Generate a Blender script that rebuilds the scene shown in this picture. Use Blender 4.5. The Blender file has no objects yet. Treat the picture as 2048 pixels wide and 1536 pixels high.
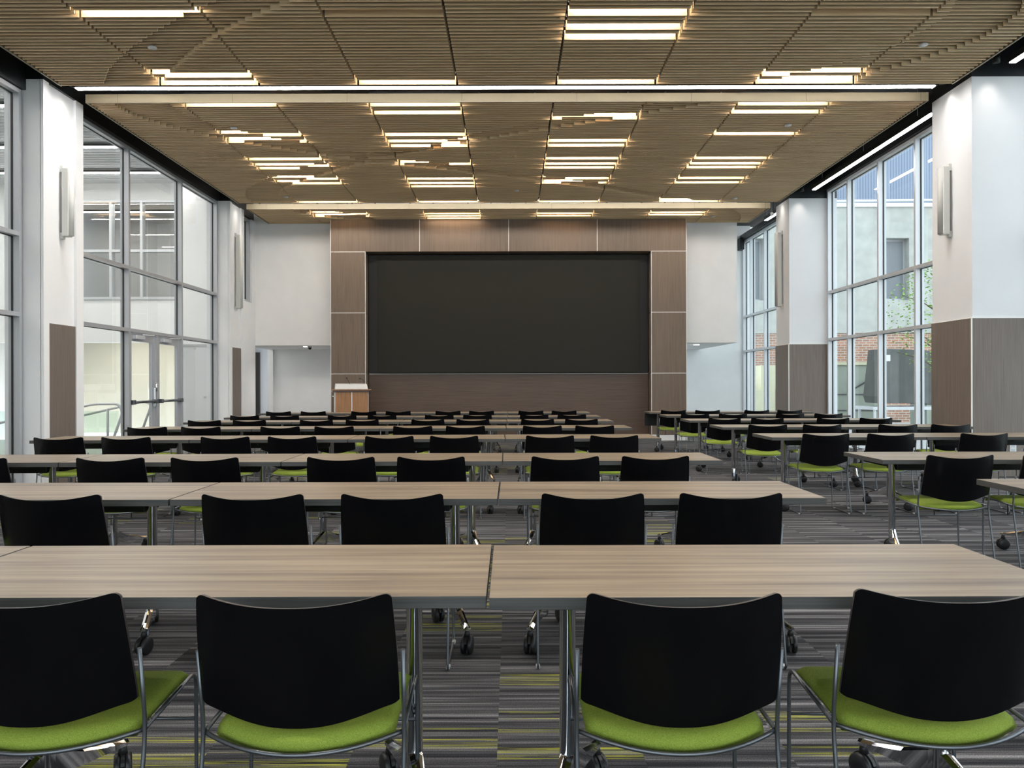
import bpy, bmesh, math, random
from mathutils import Vector, Matrix
R = math.radians
rnd = random.Random(7)
scene = bpy.context.scene
C = scene.collection

# ------------------------------------------------------------------ materials
def new_mat(name):
    m = bpy.data.materials.new(name); m.use_nodes = True
    nt = m.node_tree; b = nt.nodes['Principled BSDF']
    return m, nt, b
def N(nt, t, **kw):
    n = nt.nodes.new(t)
    for k, v in kw.items(): setattr(n, k, v)
    return n
def L(nt, a, b): nt.links.new(a, b)
def ramp(nt, stops, interp='LINEAR'):
    r = N(nt, 'ShaderNodeValToRGB'); r.color_ramp.interpolation = interp
    cr = r.color_ramp
    while len(cr.elements) < len(stops): cr.elements.new(0.5)
    for e, (p, c) in zip(cr.elements, stops):
        e.position = p; e.color = (c[0], c[1], c[2], 1)
    return r
def plain(name, col, rough=.5, metal=0, spec=.5, noise=0.0):
    m, nt, b = new_mat(name)
    b.inputs['Base Color'].default_value = (*col, 1)
    b.inputs['Roughness'].default_value = rough
    b.inputs['Metallic'].default_value = metal
    b.inputs['Specular IOR Level'].default_value = spec
    if noise:
        tc = N(nt, 'ShaderNodeTexCoord'); n = N(nt, 'ShaderNodeTexNoise'); n.inputs['Scale'].default_value = 3.0
        n.inputs['Detail'].default_value = 4
        L(nt, tc.outputs['Object'], n.inputs['Vector'])
        r = ramp(nt, [(.3, [c*(1-noise) for c in col]), (.7, [min(1, c*(1+noise)) for c in col])])
        L(nt, n.outputs['Fac'], r.inputs['Fac']); L(nt, r.outputs['Color'], b.inputs['Base Color'])
    return m
def grain(name, cols, scale, rough=.45, detail=6, objrand=0.0, spec=.4, bump=0.0, pos=(.28, .45, .58, .74)):
    """wood-like streaks; scale = (x, y, z) stretch of the noise in object space"""
    m, nt, b = new_mat(name)
    tc = N(nt, 'ShaderNodeTexCoord'); mp = N(nt, 'ShaderNodeMapping')
    mp.inputs['Scale'].default_value = scale
    L(nt, tc.outputs['Object'], mp.inputs['Vector'])
    vec = mp.outputs['Vector']
    if objrand:
        oi = N(nt, 'ShaderNodeObjectInfo'); mu = N(nt, 'ShaderNodeMath', operation='MULTIPLY'); mu.inputs[1].default_value = 40
        L(nt, oi.outputs['Random'], mu.inputs[0])
        va = N(nt, 'ShaderNodeVectorMath', operation='ADD')
        L(nt, vec, va.inputs[0]); L(nt, mu.outputs[0], va.inputs[1]); vec = va.outputs[0]
    n = N(nt, 'ShaderNodeTexNoise'); n.inputs['Scale'].default_value = 1; n.inputs['Detail'].default_value = detail
    n.inputs['Roughness'].default_value = .65
    L(nt, vec, n.inputs['Vector'])
    r = ramp(nt, list(zip(pos, cols)))
    L(nt, n.outputs['Fac'], r.inputs['Fac']); L(nt, r.outputs['Color'], b.inputs['Base Color'])
    b.inputs['Roughness'].default_value = rough; b.inputs['Specular IOR Level'].default_value = spec
    if bump:
        bp = N(nt, 'ShaderNodeBump'); bp.inputs['Strength'].default_value = bump; bp.inputs['Distance'].default_value = .002
        L(nt, n.outputs['Fac'], bp.inputs['Height']); L(nt, bp.outputs[0], b.inputs['Normal'])
    return m
def emit(name, col, s):
    m = bpy.data.materials.new(name); m.use_nodes = True; nt = m.node_tree
    nt.nodes.clear(); e = N(nt, 'ShaderNodeEmission'); o = N(nt, 'ShaderNodeOutputMaterial')
    e.inputs['Color'].default_value = (*col, 1); e.inputs['Strength'].default_value = s
    L(nt, e.outputs[0], o.inputs[0]); return m
def glass(name, tint, refl=1.0):
    m = bpy.data.materials.new(name); m.use_nodes = True; nt = m.node_tree; nt.nodes.clear()
    o = N(nt, 'ShaderNodeOutputMaterial'); t = N(nt, 'ShaderNodeBsdfTransparent'); g = N(nt, 'ShaderNodeBsdfGlossy')
    t.inputs['Color'].default_value = (*tint, 1); g.inputs['Roughness'].default_value = .01
    f = N(nt, 'ShaderNodeFresnel'); f.inputs['IOR'].default_value = 1.5
    mu = N(nt, 'ShaderNodeMath', operation='MULTIPLY'); mu.inputs[1].default_value = refl
    mx = N(nt, 'ShaderNodeMixShader')
    ge = N(nt, 'ShaderNodeNewGeometry'); sb = N(nt, 'ShaderNodeMath', operation='SUBTRACT'); sb.inputs[0].default_value = 1
    L(nt, ge.outputs['Backfacing'], sb.inputs[1]); m2 = N(nt, 'ShaderNodeMath', operation='MULTIPLY')
    L(nt, f.outputs[0], mu.inputs[0]); L(nt, mu.outputs[0], m2.inputs[0]); L(nt, sb.outputs[0], m2.inputs[1]); L(nt, m2.outputs[0], mx.inputs[0])
    L(nt, t.outputs[0], mx.inputs[1]); L(nt, g.outputs[0], mx.inputs[2]); L(nt, mx.outputs[0], o.inputs[0])
    return m

M = {}
M['white'] = plain('white_paint', (.70, .715, .73), .6, noise=.015)
M['white2'] = plain('soft_white_paint', (.85, .855, .85), .65, noise=.02)
M['cream'] = plain('cream_paint', (.66, .62, .50), .65, noise=.02)
M['black'] = plain('black_paint', (.008, .009, .011), .6)
M['blacksat'] = plain('black_header', (.012, .014, .016), .35)
M['alu'] = plain('silver_frame', (.46, .475, .50), .38, .35)
M['alu2'] = plain('brightened_silver_frame', (.60, .62, .64), .38, .25)  # same frame silver, lightened: skylight on the right frames put into the colour
M['gasket'] = plain('black_gasket', (.01, .01, .01), .5)
M['chrome'] = plain('chrome', (.72, .73, .75), .06, 1.0)
M['steel'] = plain('grey_steel_rod', (.17, .18, .195), .33, .85)
M['plastic'] = plain('black_plastic', (.012, .012, .013), .4)
M['tray'] = plain('black_tray', (.008, .009, .009), .5)
M['outlet'] = plain('dark_outlets', (.03, .035, .033), .4)
M['glide'] = plain('clear_glide', (.55, .55, .56), .3)
M['back'] = plain('black_chair_shell', (.0013, .0013, .0022), .24, spec=.30)
M['backedge'] = plain('chair_shell_edge', (.032, .024, .024), .38)
M['edge_strip'] = plain('pale_reveal', (.86, .85, .82), .4)
M['speaker'] = plain('speaker_grey', (.42, .42, .40), .55)
M['speakerw'] = plain('speaker_white', (.62, .63, .60), .5)
M['sensor'] = plain('sensor_white', (.65, .66, .65), .4)
M['screen'] = plain('dark_screen', (.017, .0155, .0105), .55, spec=.25)
M['screen_side'] = plain('screen_side_black', (.006, .006, .006), .5)
M['darkdoor'] = plain('dark_door', (.022, .018, .014), .45)
M['slat'] = grain('ceiling_slat_wood', [(.60, .41, .225), (.77, .55, .315), (.85, .635, .38), (.92, .72, .46)], (1.1, 13.1, 60), .55, 5, objrand=1)
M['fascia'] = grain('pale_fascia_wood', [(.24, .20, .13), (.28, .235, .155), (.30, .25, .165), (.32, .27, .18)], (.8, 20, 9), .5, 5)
M['table'] = grain('table_laminate', [(.12, .088, .06), (.205, .155, .105), (.28, .22, .15), (.37, .30, .21)], (.8, 24, 24), .34, 10, pos=(.33, .45, .55, .68), objrand=1, spec=.45)
M['tedge'] = grain('table_edge', [(.055, .054, .051), (.075, .073, .068), (.088, .085, .079), (.106, .102, .094)], (2, 60, 130), .45, 5, objrand=1)
M['panel'] = grain('portal_laminate', [(.115, .082, .058), (.165, .12, .088), (.185, .138, .102), (.225, .17, .128)], (85, 85, 1.3), .42, 7, objrand=1)
M['panelh'] = grain('base_laminate', [(.075, .048, .036), (.10, .068, .052), (.115, .08, .062), (.145, .103, .08)], (1.4, 60, 62), .45, 7)
M['pillarwood'] = grain('pillar_laminate', [(.12, .095, .08), (.165, .135, .115), (.185, .153, .131), (.225, .188, .162)], (90, 90, 1.5), .45, 7, objrand=1)
M['lectern'] = grain('lectern_wood', [(.24, .11, .045), (.33, .165, .07), (.37, .19, .085), (.43, .235, .115)], (60, 60, 2.5), .4, 6)
M['lecterntop'] = plain('lectern_top', (.07, .035, .022), .35)
M['felt'] = plain('black_felt', (.006, .005, .004), .9, spec=.1)
M['led'] = emit('warm_led', (1, .89, .76), 16)
M['alcove_led'] = emit('alcove_led', (1, .95, .9), 3.2)
M['white_led'] = emit('white_led', (1, .96, .93), 38)
M['wash_led'] = emit('wash_led', (1, .95, .88), 10)
M['side_led'] = emit('side_led', (1, .96, .93), 11)
M['lobby_led'] = emit('lobby_led', (1, .96, .92), 20)
M['spotled'] = emit('small_led', (1, .9, .78), 12)
M['glass_r'] = glass('clear_glass', (.94, .97, .965), 1.0)
M['glass_l'] = glass('lobby_glass', (.95, .968, .968), 1.35)
M['concrete'] = plain('outside_concrete', (.42, .43, .40), .85, noise=.12)
M['ground'] = plain('outside_paving', (.40, .41, .40), .9, noise=.08)
M['siding'] = None
M['crate'] = plain('grey_tarp', (.10, .105, .10), .7, noise=.15)
M['cabinet'] = plain('sage_cabinet', (.33, .37, .31), .6, noise=.06)
M['box'] = plain('cream_box', (.62, .60, .42), .7, noise=.05)
M['paper'] = plain('white_paper', (.85, .87, .9), .7)
M['leaf'] = plain('leaf_green', (.22, .42, .06), .6, noise=.3)
M['bark'] = plain('bark', (.12, .09, .06), .8)
M['lobbyfloor'] = plain('lobby_floor', (.30, .30, .27), .3)

def fabric():
    m, nt, b = new_mat('lime_fabric')
    tc = N(nt, 'ShaderNodeTexCoord'); mp = N(nt, 'ShaderNodeMapping'); mp.inputs['Scale'].default_value = (1000, 420, 420)
    n = N(nt, 'ShaderNodeTexNoise'); n.inputs['Scale'].default_value = 1; n.inputs['Detail'].default_value = 3
    L(nt, tc.outputs['Object'], mp.inputs['Vector']); L(nt, mp.outputs[0], n.inputs['Vector'])
    r = ramp(nt, [(.3, (.14, .20, .022)), (.5, (.25, .33, .045)), (.72, (.37, .45, .09))])
    L(nt, n.outputs['Fac'], r.inputs['Fac']); L(nt, r.outputs['Color'], b.inputs['Base Color'])
    b.inputs['Roughness'].default_value = .85; b.inputs['Specular IOR Level'].default_value = .2
    bp = N(nt, 'ShaderNodeBump'); bp.inputs['Strength'].default_value = .25; bp.inputs['Distance'].default_value = .001
    L(nt, n.outputs['Fac'], bp.inputs['Height']); L(nt, bp.outputs[0], b.inputs['Normal'])
    return m
M['fabric'] = fabric()

def carpet():
    m, nt, b = new_mat('striped_carpet')
    tc = N(nt, 'ShaderNodeTexCoord'); sp = N(nt, 'ShaderNodeSeparateXYZ'); L(nt, tc.outputs['Object'], sp.inputs[0])
    def math_(op, a, bb=None, c=None):
        n = N(nt, 'ShaderNodeMath', operation=op)
        for i, v in enumerate((a, bb, c)):
            if v is None: continue
            if isinstance(v, (int, float)): n.inputs[i].default_value = v
            else: L(nt, v, n.inputs[i])
        return n.outputs[0]
    x, y = sp.outputs['X'], sp.outputs['Y']
    tx = math_('FLOOR', math_('MULTIPLY', math_('ADD', x, .05), 1/.5))
    # columns are laid with a stagger
    wnc = N(nt, 'ShaderNodeTexWhiteNoise', noise_dimensions='1D'); L(nt, tx, wnc.inputs['W'])
    ty = math_('FLOOR', math_('MULTIPLY', math_('ADD', y, wnc.outputs['Value']), 1/.5))
    cv = N(nt, 'ShaderNodeCombineXYZ'); L(nt, tx, cv.inputs[0]); L(nt, ty, cv.inputs[1])
    wn = N(nt, 'ShaderNodeTexWhiteNoise', noise_dimensions='3D'); L(nt, cv.outputs[0], wn.inputs['Vector'])
    off = math_('MULTIPLY', wn.outputs['Value'], 37.0)
    def stripe(scale, detail, xs, o=0.0, rough=.6):
        v = N(nt, 'ShaderNodeCombineXYZ')
        L(nt, math_('MULTIPLY', x, xs), v.inputs[0]); L(nt, math_('MULTIPLY', math_('ADD', math_('ADD', y, off), o), scale), v.inputs[1])
        n = N(nt, 'ShaderNodeTexNoise'); n.inputs['Scale'].default_value = 1; n.inputs['Detail'].default_value = detail
        n.inputs['Roughness'].default_value = rough
        L(nt, v.outputs[0], n.inputs['Vector']); return n.outputs['Fac']
    broad = stripe(22, 2, .4)
    fine = stripe(230, 3, 1.5, 3.3, .8)
    mixv = math_('ADD', math_('MULTIPLY', broad, .58), math_('MULTIPLY', fine, .42))
    r = ramp(nt, [(.37, (.014, .014, .017)), (.46, (.048, .048, .053)), (.53, (.105, .102, .106)), (.61, (.27, .265, .27))])
    L(nt, mixv, r.inputs['Fac'])
    # speckle of the loops
    sv = N(nt, 'ShaderNodeTexNoise'); sv.inputs['Scale'].default_value = 260; sv.inputs['Detail'].default_value = 1
    L(nt, tc.outputs['Object'], sv.inputs['Vector'])
    spk = N(nt, 'ShaderNodeMix', data_type='RGBA', blend_type='MULTIPLY'); spk.inputs[0].default_value = .55
    sr = ramp(nt, [(.35, (.25, .25, .25)), (.62, (1.35, 1.35, 1.35))])
    L(nt, sv.outputs['Fac'], sr.inputs['Fac']); L(nt, r.outputs['Color'], spk.inputs[6]); L(nt, sr.outputs['Color'], spk.inputs[7])
    # lime yarns: thin lines gathered in bands on some tiles, most of them left of the aisle
    lf = stripe(190, 2, 1.2, 9.1, .7); lb = stripe(7, 1, .0, 15.2)
    sel = N(nt, 'ShaderNodeTexWhiteNoise', noise_dimensions='3D')
    cv2 = N(nt, 'ShaderNodeCombineXYZ'); L(nt, tx, cv2.inputs[0]); L(nt, ty, cv2.inputs[1]); cv2.inputs[2].default_value = 5.5
    L(nt, cv2.outputs[0], sel.inputs['Vector'])
    aisle = math_('ADD', math_('MULTIPLY', math_('LESS_THAN', x, 1.45), .20), .04)
    on = math_('LESS_THAN', sel.outputs['Value'], aisle)
    line = math_('GREATER_THAN', lf, .55); band = math_('GREATER_THAN', lb, .53)
    k = math_('MULTIPLY', math_('MULTIPLY', on, line), band)
    gcol = ramp(nt, [(.4, (.22, .25, .03)), (.6, (.55, .53, .08))]); L(nt, fine, gcol.inputs['Fac'])
    mx = N(nt, 'ShaderNodeMix', data_type='RGBA'); L(nt, k, mx.inputs[0]); L(nt, spk.outputs[2], mx.inputs[6]); L(nt, gcol.outputs['Color'], mx.inputs[7])
    L(nt, mx.outputs[2], b.inputs['Base Color'])
    b.inputs['Roughness'].default_value = .95; b.inputs['Specular IOR Level'].default_value = .15
    bp = N(nt, 'ShaderNodeBump'); bp.inputs['Strength'].default_value = .3; bp.inputs['Distance'].default_value = .002
    L(nt, sv.outputs['Fac'], bp.inputs['Height']); L(nt, bp.outputs[0], b.inputs['Normal'])
    return m
M['carpet'] = carpet()

def brick():
    m, nt, b = new_mat('red_brick')
    tc = N(nt, 'ShaderNodeTexCoord'); mp = N(nt, 'ShaderNodeMapping'); mp.inputs['Rotation'].default_value = (R(90), 0, 0)
    br = N(nt, 'ShaderNodeTexBrick'); br.inputs['Scale'].default_value = 3.4
    br.inputs['Color1'].default_value = (.42, .20, .12, 1); br.inputs['Color2'].default_value = (.30, .17, .12, 1)
    br.inputs['Mortar'].default_value = (.50, .47, .42, 1); br.inputs['Mortar Size'].default_value = .035
    br.inputs['Brick Width'].default_value = .8; br.inputs['Row Height'].default_value = .27
    L(nt, tc.outputs['Object'], mp.inputs['Vector']); L(nt, mp.outputs[0], br.inputs['Vector'])
    L(nt, br.outputs['Color'], b.inputs['Base Color']); b.inputs['Roughness'].default_value = .85
    return m
M['brick'] = brick()
def siding():
    m, nt, b = new_mat('blue_grey_siding')
    tc = N(nt, 'ShaderNodeTexCoord'); w = N(nt, 'ShaderNodeTexWave', bands_direction='X'); w.inputs['Scale'].default_value = 3
    L(nt, tc.outputs['Object'], w.inputs['Vector'])
    r = ramp(nt, [(0, (.16, .20, .28)), (1, (.26, .31, .40))]); L(nt, w.outputs['Fac'], r.inputs['Fac'])
    L(nt, r.outputs['Color'], b.inputs['Base Color']); b.inputs['Roughness'].default_value = .5
    return m
M['siding'] = siding()

# ------------------------------------------------------------------ mesh helpers
def box(bm, x0, x1, y0, y1, z0, z1, bev=0.0, mi=0):
    vs = [bm.verts.new((x, y, z)) for x in (x0, x1) for y in (y0, y1) for z in (z0, z1)]
    fs = [(0, 1, 3, 2), (4, 6, 7, 5), (0, 4, 5, 1), (2, 3, 7, 6), (0, 2, 6, 4), (1, 5, 7, 3)]
    out = []
    for f in fs:
        fc = bm.faces.new([vs[i] for i in f]); fc.material_index = mi; out.append(fc)
    if bev:
        es = list({e for f in out for e in f.edges})
        r = bmesh.ops.bevel(bm, geom=es, offset=bev, segments=2, affect='EDGES', profile=.5)
        for f in r['faces']: f.material_index = mi
    return out
def loft(bm, rings, cap=True, closed=True, mi=0, smooth=True):
    vr = [[bm.verts.new(p) for p in ring] for ring in rings]
    n = len(vr[0])
    for a, b in zip(vr[:-1], vr[1:]):
        for i in range(n if closed else n-1):
            f = bm.faces.new((a[i], a[(i+1) % n], b[(i+1) % n], b[i])); f.smooth = smooth; f.material_index = mi
    if cap and closed:
        f = bm.faces.new(vr[0][::-1]); f.material_index = mi
        f = bm.faces.new(vr[-1]); f.material_index = mi
    return vr
def round_path(pts, rads, seg=5):
    """polyline with filleted corners"""
    pts = [Vector(p) for p in pts]; out = [pts[0]]
    for i in range(1, len(pts)-1):
        r = rads[i-1]; a, p, b = pts[i-1], pts[i], pts[i+1]
        if r <= 0: out.append(p); continue
        da, db = (a-p).normalized(), (b-p).normalized()
        r = min(r, (a-p).length*.45, (b-p).length*.45)
        s, e = p+da*r, p+db*r
        for k in range(seg+1):
            t = k/seg; out.append(s*(1-t)**2 + p*2*t*(1-t) + e*t*t)
    out.append(pts[-1]); return out
def tube(bm, pts, r, n=8, mi=0, caps=True):
    pts = [Vector(p) for p in pts]; rings = []
    up = Vector((0, 0, 1)); prev = None
    for i, p in enumerate(pts):
        t = (pts[min(i+1, len(pts)-1)] - pts[max(i-1, 0)]).normalized()
        if prev is None:
            a = t.cross(up)
            if a.length < .1: a = t.cross(Vector((1, 0, 0)))
            a.normalize()
        else:
            a = (prev - t*prev.dot(t)).normalized()
        prev = a; b = t.cross(a)
        rr = r[i] if isinstance(r, (list, tuple)) else r
        rings.append([p + a*math.cos(2*math.pi*k/n)*rr + b*math.sin(2*math.pi*k/n)*rr for k in range(n)])
    loft(bm, rings, caps, True, mi)
def cyl(bm, p0, p1, r, n=16, mi=0): tube(bm, [p0, p1], r, n, mi)
def lathe(bm, prof, c, axis='z', n=20, mi=0):
    rings = []
    for r, h in prof:
        ring = []
        for k in range(n):
            a = 2*math.pi*k/n; u, v = r*math.cos(a), r*math.sin(a)
            ring.append(Vector(c) + (Vector((u, v, h)) if axis == 'z' else Vector((h, u, v)) if axis == 'x' else Vector((u, h, v))))
        rings.append(ring)
    loft(bm, rings, True, True, mi)
def prism(bm, poly, y0, y1, plane='xz', mi=0):
    def P(a, b, h): return (a, h, b) if plane == 'xz' else (h, a, b) if plane == 'yz' else (a, b, h)
    loft(bm, [[P(a, b, y0) for a, b in poly], [P(a, b, y1) for a, b in poly]], True, True, mi, False)
def obj(name, bm, mats, parent=None, loc=None, label=None, smooth=None):
    bmesh.ops.recalc_face_normals(bm, faces=bm.faces)
    me = bpy.data.meshes.new(name); bm.to_mesh(me); bm.free()
    for m in (mats if isinstance(mats, (list, tuple)) else [mats]): me.materials.append(m)
    o = bpy.data.objects.new(name, me); C.objects.link(o)
    if parent: o.parent = parent
    if loc: o.location = loc
    if label: o['label'] = label
    return o
def B(): return bmesh.new()
def bx(*a, **k):
    bm = B(); box(bm, *a, **k); return bm
def tag(o, label, cat, group=None):
    o['label'] = label; o['category'] = cat
    if group: o['group'] = group
    return o
def thing(name, label, cat, loc=(0, 0, 0), rz=0, group=None):
    o = bpy.data.objects.new(name, None); C.objects.link(o); o.empty_display_size = .1
    o.location = loc; o.rotation_euler = (0, 0, rz)
    return tag(o, label, cat, group)
def struct(name, bm, m, parent=None, label=None):
    o = obj(name, bm, m, parent, label=label)
    if not parent: o['kind'] = 'structure'
    return o
def copy_tree(o, parent=None):
    c = o.copy(); C.objects.link(c)
    if parent: c.parent = parent
    for ch in o.children: copy_tree(ch, c)
    return c

# ------------------------------------------------------------------ shell
YB = -3.0                      # wall behind the camera
DECK = 5.62
struct('floor', bx(-6.08, 6.62, YB, 21.3, -.06, 0), M['carpet'])
bm = B(); box(bm, -6.5, 6.9, YB-.2, 21.4, DECK, DECK+.12); struct('ceiling', bm, M['black'])
bm = B(); box(bm, -6.5, -5.3, YB-.2, YB, 0, DECK); box(bm, 5.3, 6.9, YB-.2, YB, 0, DECK); box(bm, -5.3, 5.3, YB-.2, YB, 4.9, DECK); struct('wall_front', bm, M['white2'])
fr = B()
for i in range(9): xx = -5.3+10.6*i/8; box(fr, xx-.03, xx+.03, YB-.15, YB, 0, 4.9)
for zz in (.03, 2.15, 3.1, 4.87): box(fr, -5.3, 5.3, YB-.143, YB-.007, zz-.03, zz+.03)
w10 = struct('window_10', fr, M['alu2'])
for i in range(8):
    xx = -5.3+10.6*i/8
    for z0, z1 in ((.06, 2.12), (2.18, 3.07), (3.13, 4.84)): obj('pane', bx(xx+.032, xx+1.293, YB-.1, YB-.09, z0+.002, z1-.002), M['glass_r'], w10)

XL, XR = -5.72, 5.65           # pillar faces
LP = [(-2.8, -1.95), (3.27, 4.15), (9.41, 10.29), (15.67, 16.5)]
RP = [(-2.8, -1.95), (3.30, 4.18), (9.40, 10.28), (15.57, 16.33)]
# left wall: pillars, stub after the last pillar with the high window, lintel pieces
bm = B()
for a, b in LP:
    box(bm, -6.2, XL-.035, a, b, 0, 5.02)
    box(bm, XL-.04, XL, a, a+.115, 0, 5.02); box(bm, XL-.04, XL, b-.17, b, 0, 5.02)
box(bm, -6.2, -5.87, 16.5, 17.66, 0, 3.12)
box(bm, -6.2, -5.87, 17.45, 17.66, 3.12, 5.02)
box(bm, -6.2, -5.87, 16.5, 16.6, 3.12, 5.02)
box(bm, -6.2, -5.97, YB, -2.8, 0, 5.02)
wl = struct('wall_left', bm, plain('left_wall_white', (.80, .81, .82), .6, noise=.015))
for a, b in LP[1:]:
    obj('wood_panel', bx(XL-.036, XL-.012, a+.13, b-.175, .0, 2.04), M['pillarwood'], wl, label='brown laminate panel on the white pillar')
# right wall: deep pillars with laminate dado
bm = B()
for a, b in RP: box(bm, XR, 6.62, a, b, 0, 5.02)
box(bm, 6.3, 6.62, YB, -2.8, 0, 5.02)
wr = struct('wall_right', bm, M['white'])
for a, b in RP[1:]:
    q = B(); box(q, XR-.02, 6.42, a-.018, a-.001, .1, 2.06); box(q, XR-.02, XR-.001, a-.001, b, .1, 2.06)
    obj('wood_panel', q, M['pillarwood'], wr, label='grey brown laminate dado on the pillar')
    q = B(); box(q, XR-.025, XR-.012, a-.024, a-.011, .1, 2.07); box(q, XR-.024, 6.42, a-.022, a-.001, 2.06, 2.072); box(q, XR-.024, XR-.001, a, b, 2.06, 2.072)
    obj('corner_strip', q, M['edge_strip'], wr)
# black bulkheads over pillars and windows
bm = B()
for a, b in LP: box(bm, -6.2, XL, a, b, 5.021, DECK)
for a, b in RP: box(bm, XR, 6.62, a, b, 5.021, DECK)
for k in range(3):
    box(bm, -6.2, -5.93, LP[k][1], LP[k+1][0], 5.03 if k != 1 else 4.885, DECK)
    box(bm, 6.36, 6.62, RP[k][1], RP[k+1][0], 5.19, DECK)
box(bm, -6.2, -5.9, 16.5, 17.66, 5.03, DECK)
box(bm, 6.33, 6.62, 16.33, 21.2, 5.19, 5.34)
box(bm, 6.27, 6.38, 20.95, 21.2, 4.93, 5.25)
struct('trim_1', bm, M['blacksat'], label='black bulkheads above the pillars and windows')
# back walls
bm = B()
box(bm, -6.2, -4.02, 17.66, 19.75, 2.17, DECK)          # bulkhead over the left alcove
box(bm, -6.09, -4.02, 19.75, 19.95, 0, 2.17)
box(bm, -6.23, -6.09, 19.68, 19.95, 0, 2.17)
box(bm, -4.02, -3.85, 17.75, 19.75, 0, DECK)
box(bm, 3.93, 5.21, 17.66, 21.2, 2.21, DECK)            # box over the right recess
box(bm, 3.6, 6.62, 21.2, 21.4, 0, 6.2)
box(bm, 3.75, 3.93, 17.75, 21.2, 0, 2.21)
box(bm, -4.02, 3.93, 17.75, 17.95, 0, DECK)
struct('wall_back', bm, M['white2'])
bm = B(); box(bm, -7.6, -6.2, 21.5, 21.7, 0, 2.6); box(bm, -7.7, -7.6, 18.3, 21.7, 0, 2.6)
box(bm, -7.6, -6.2, 18.2, 21.7, 2.36, 2.5)
struct('wall_hallway', bm, M['white'])
struct('floor_hallway', bx(-7.6, -6.08, 18.2, 21.7, -.06, -.001), M['lobbyfloor'])
# hallway door
d = struct('door_3', bx(-7.52, -7.06, 21.42, 21.48, 0, 2.12), M['darkdoor'])
obj('door_frame', (lambda q: (box(q, -7.57, -7.52, 21.4, 21.5, 0, 2.17), box(q, -7.06, -7.01, 21.4, 21.5, 0, 2.17), box(q, -7.52, -7.06, 21.4, 21.5, 2.12, 2.17), q)[3])(B()), M['darkdoor'], d)
obj('push_bar', bx(-7.48, -7.12, 21.36, 21.42, .98, 1.05), M['steel'], d)
# baseboards
bm = B(); box(bm, 3.16, 3.94, 17.155, 17.169, 0, .13); struct('baseboard_back', bm, M['white2'])
bm = B()
for a, b in RP[1:]: box(bm, XR-.012, 6.42, a-.012, a, 0, .1); box(bm, XR-.012, XR, a, b, 0, .1)
struct('baseboard_right', bm, M['white2'])

# ------------------------------------------------------------------ windows
wcount = [0]
def window(x, s, ys, zs, mat, gmat, skip=(), base_label=None):
    """s = outward direction, ys = mullion centre lines, zs = transom centre lines"""
    wcount[0] += 1
    nm = 'window_%d' % wcount[0]
    fr = B(); hw = .026; d = .135
    X = sorted((x, x+s*d))
    for y in ys: box(fr, X[0], X[1], y-hw, y+hw, zs[0]-hw, zs[-1]+hw)
    for i, z in enumerate(zs):
        for j in range(len(ys)-1):
            if i == 0 and (0, j) in skip: continue
            box(fr, X[0], X[1], ys[j]+hw, ys[j+1]-hw, z-hw, z+hw)
    w = struct(nm, fr, mat)
    gx = sorted((x+s*(d-.035), x+s*(d-.025)))
    for i in range(len(zs)-1):
        for j in range(len(ys)-1):
            if (i, j) in skip: continue
            y0, y1, z0, z1 = ys[j]+hw, ys[j+1]-hw, zs[i]+hw, zs[i+1]-hw
            obj('pane', bx(gx[0], gx[1], y0+.004, y1-.004, z0+.004, z1-.004), gmat, w)
            g = B(); q = .008
            G = sorted((x+s*(d-.06), x+s*(d-.038)))
            box(g, G[0], G[1], y0, y0+q, z0, z1); box(g, G[0], G[1], y1-q, y1, z0, z1)
            box(g, G[0], G[1], y0+q, y1-q, z0, z0+q); box(g, G[0], G[1], y0+q, y1-q, z1-q, z1)
            obj('gasket', g, M['gasket'], w)
    return w
ZL = [.03, 2.134, 3.11, 4.985]
ZR = [.03, 2.15, 3.10, 5.15]
window(-5.97, -1, [-1.92, -.6, 1.3, 3.23], ZL, M['alu'], M['glass_l'])
window(-5.97, -1, [4.18, 5.5, 7.43, 9.36], [.03, 2.134, 3.11, 4.85], M['alu'], M['glass_l'])
w2 = window(-5.97, -1, [10.32, 12.04, 13.97, 15.64], ZL, M['alu'], M['glass_l'], skip={(0, 1)})
window(-5.92, -1, [16.63, 17.42], [3.15, 4.985], M['alu'], M['glass_l'])
window(6.40, 1, [-1.9, -.6, .62, 1.84, 3.26], ZR, M['alu2'], M['glass_r'])
window(6.40, 1, [4.22, 5.5, 6.72, 7.94, 9.36], ZR, M['alu2'], M['glass_r'])
window(6.40, 1, [10.32, 10.94, 12.16, 13.38, 14.6, 15.5], ZR, M['alu2'], M['glass_r'])
window(6.40, 1, [16.4, 17.1, 18.25, 19.4, 20.53, 21.15], ZR, M['alu2'], M['glass_r'])
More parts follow.
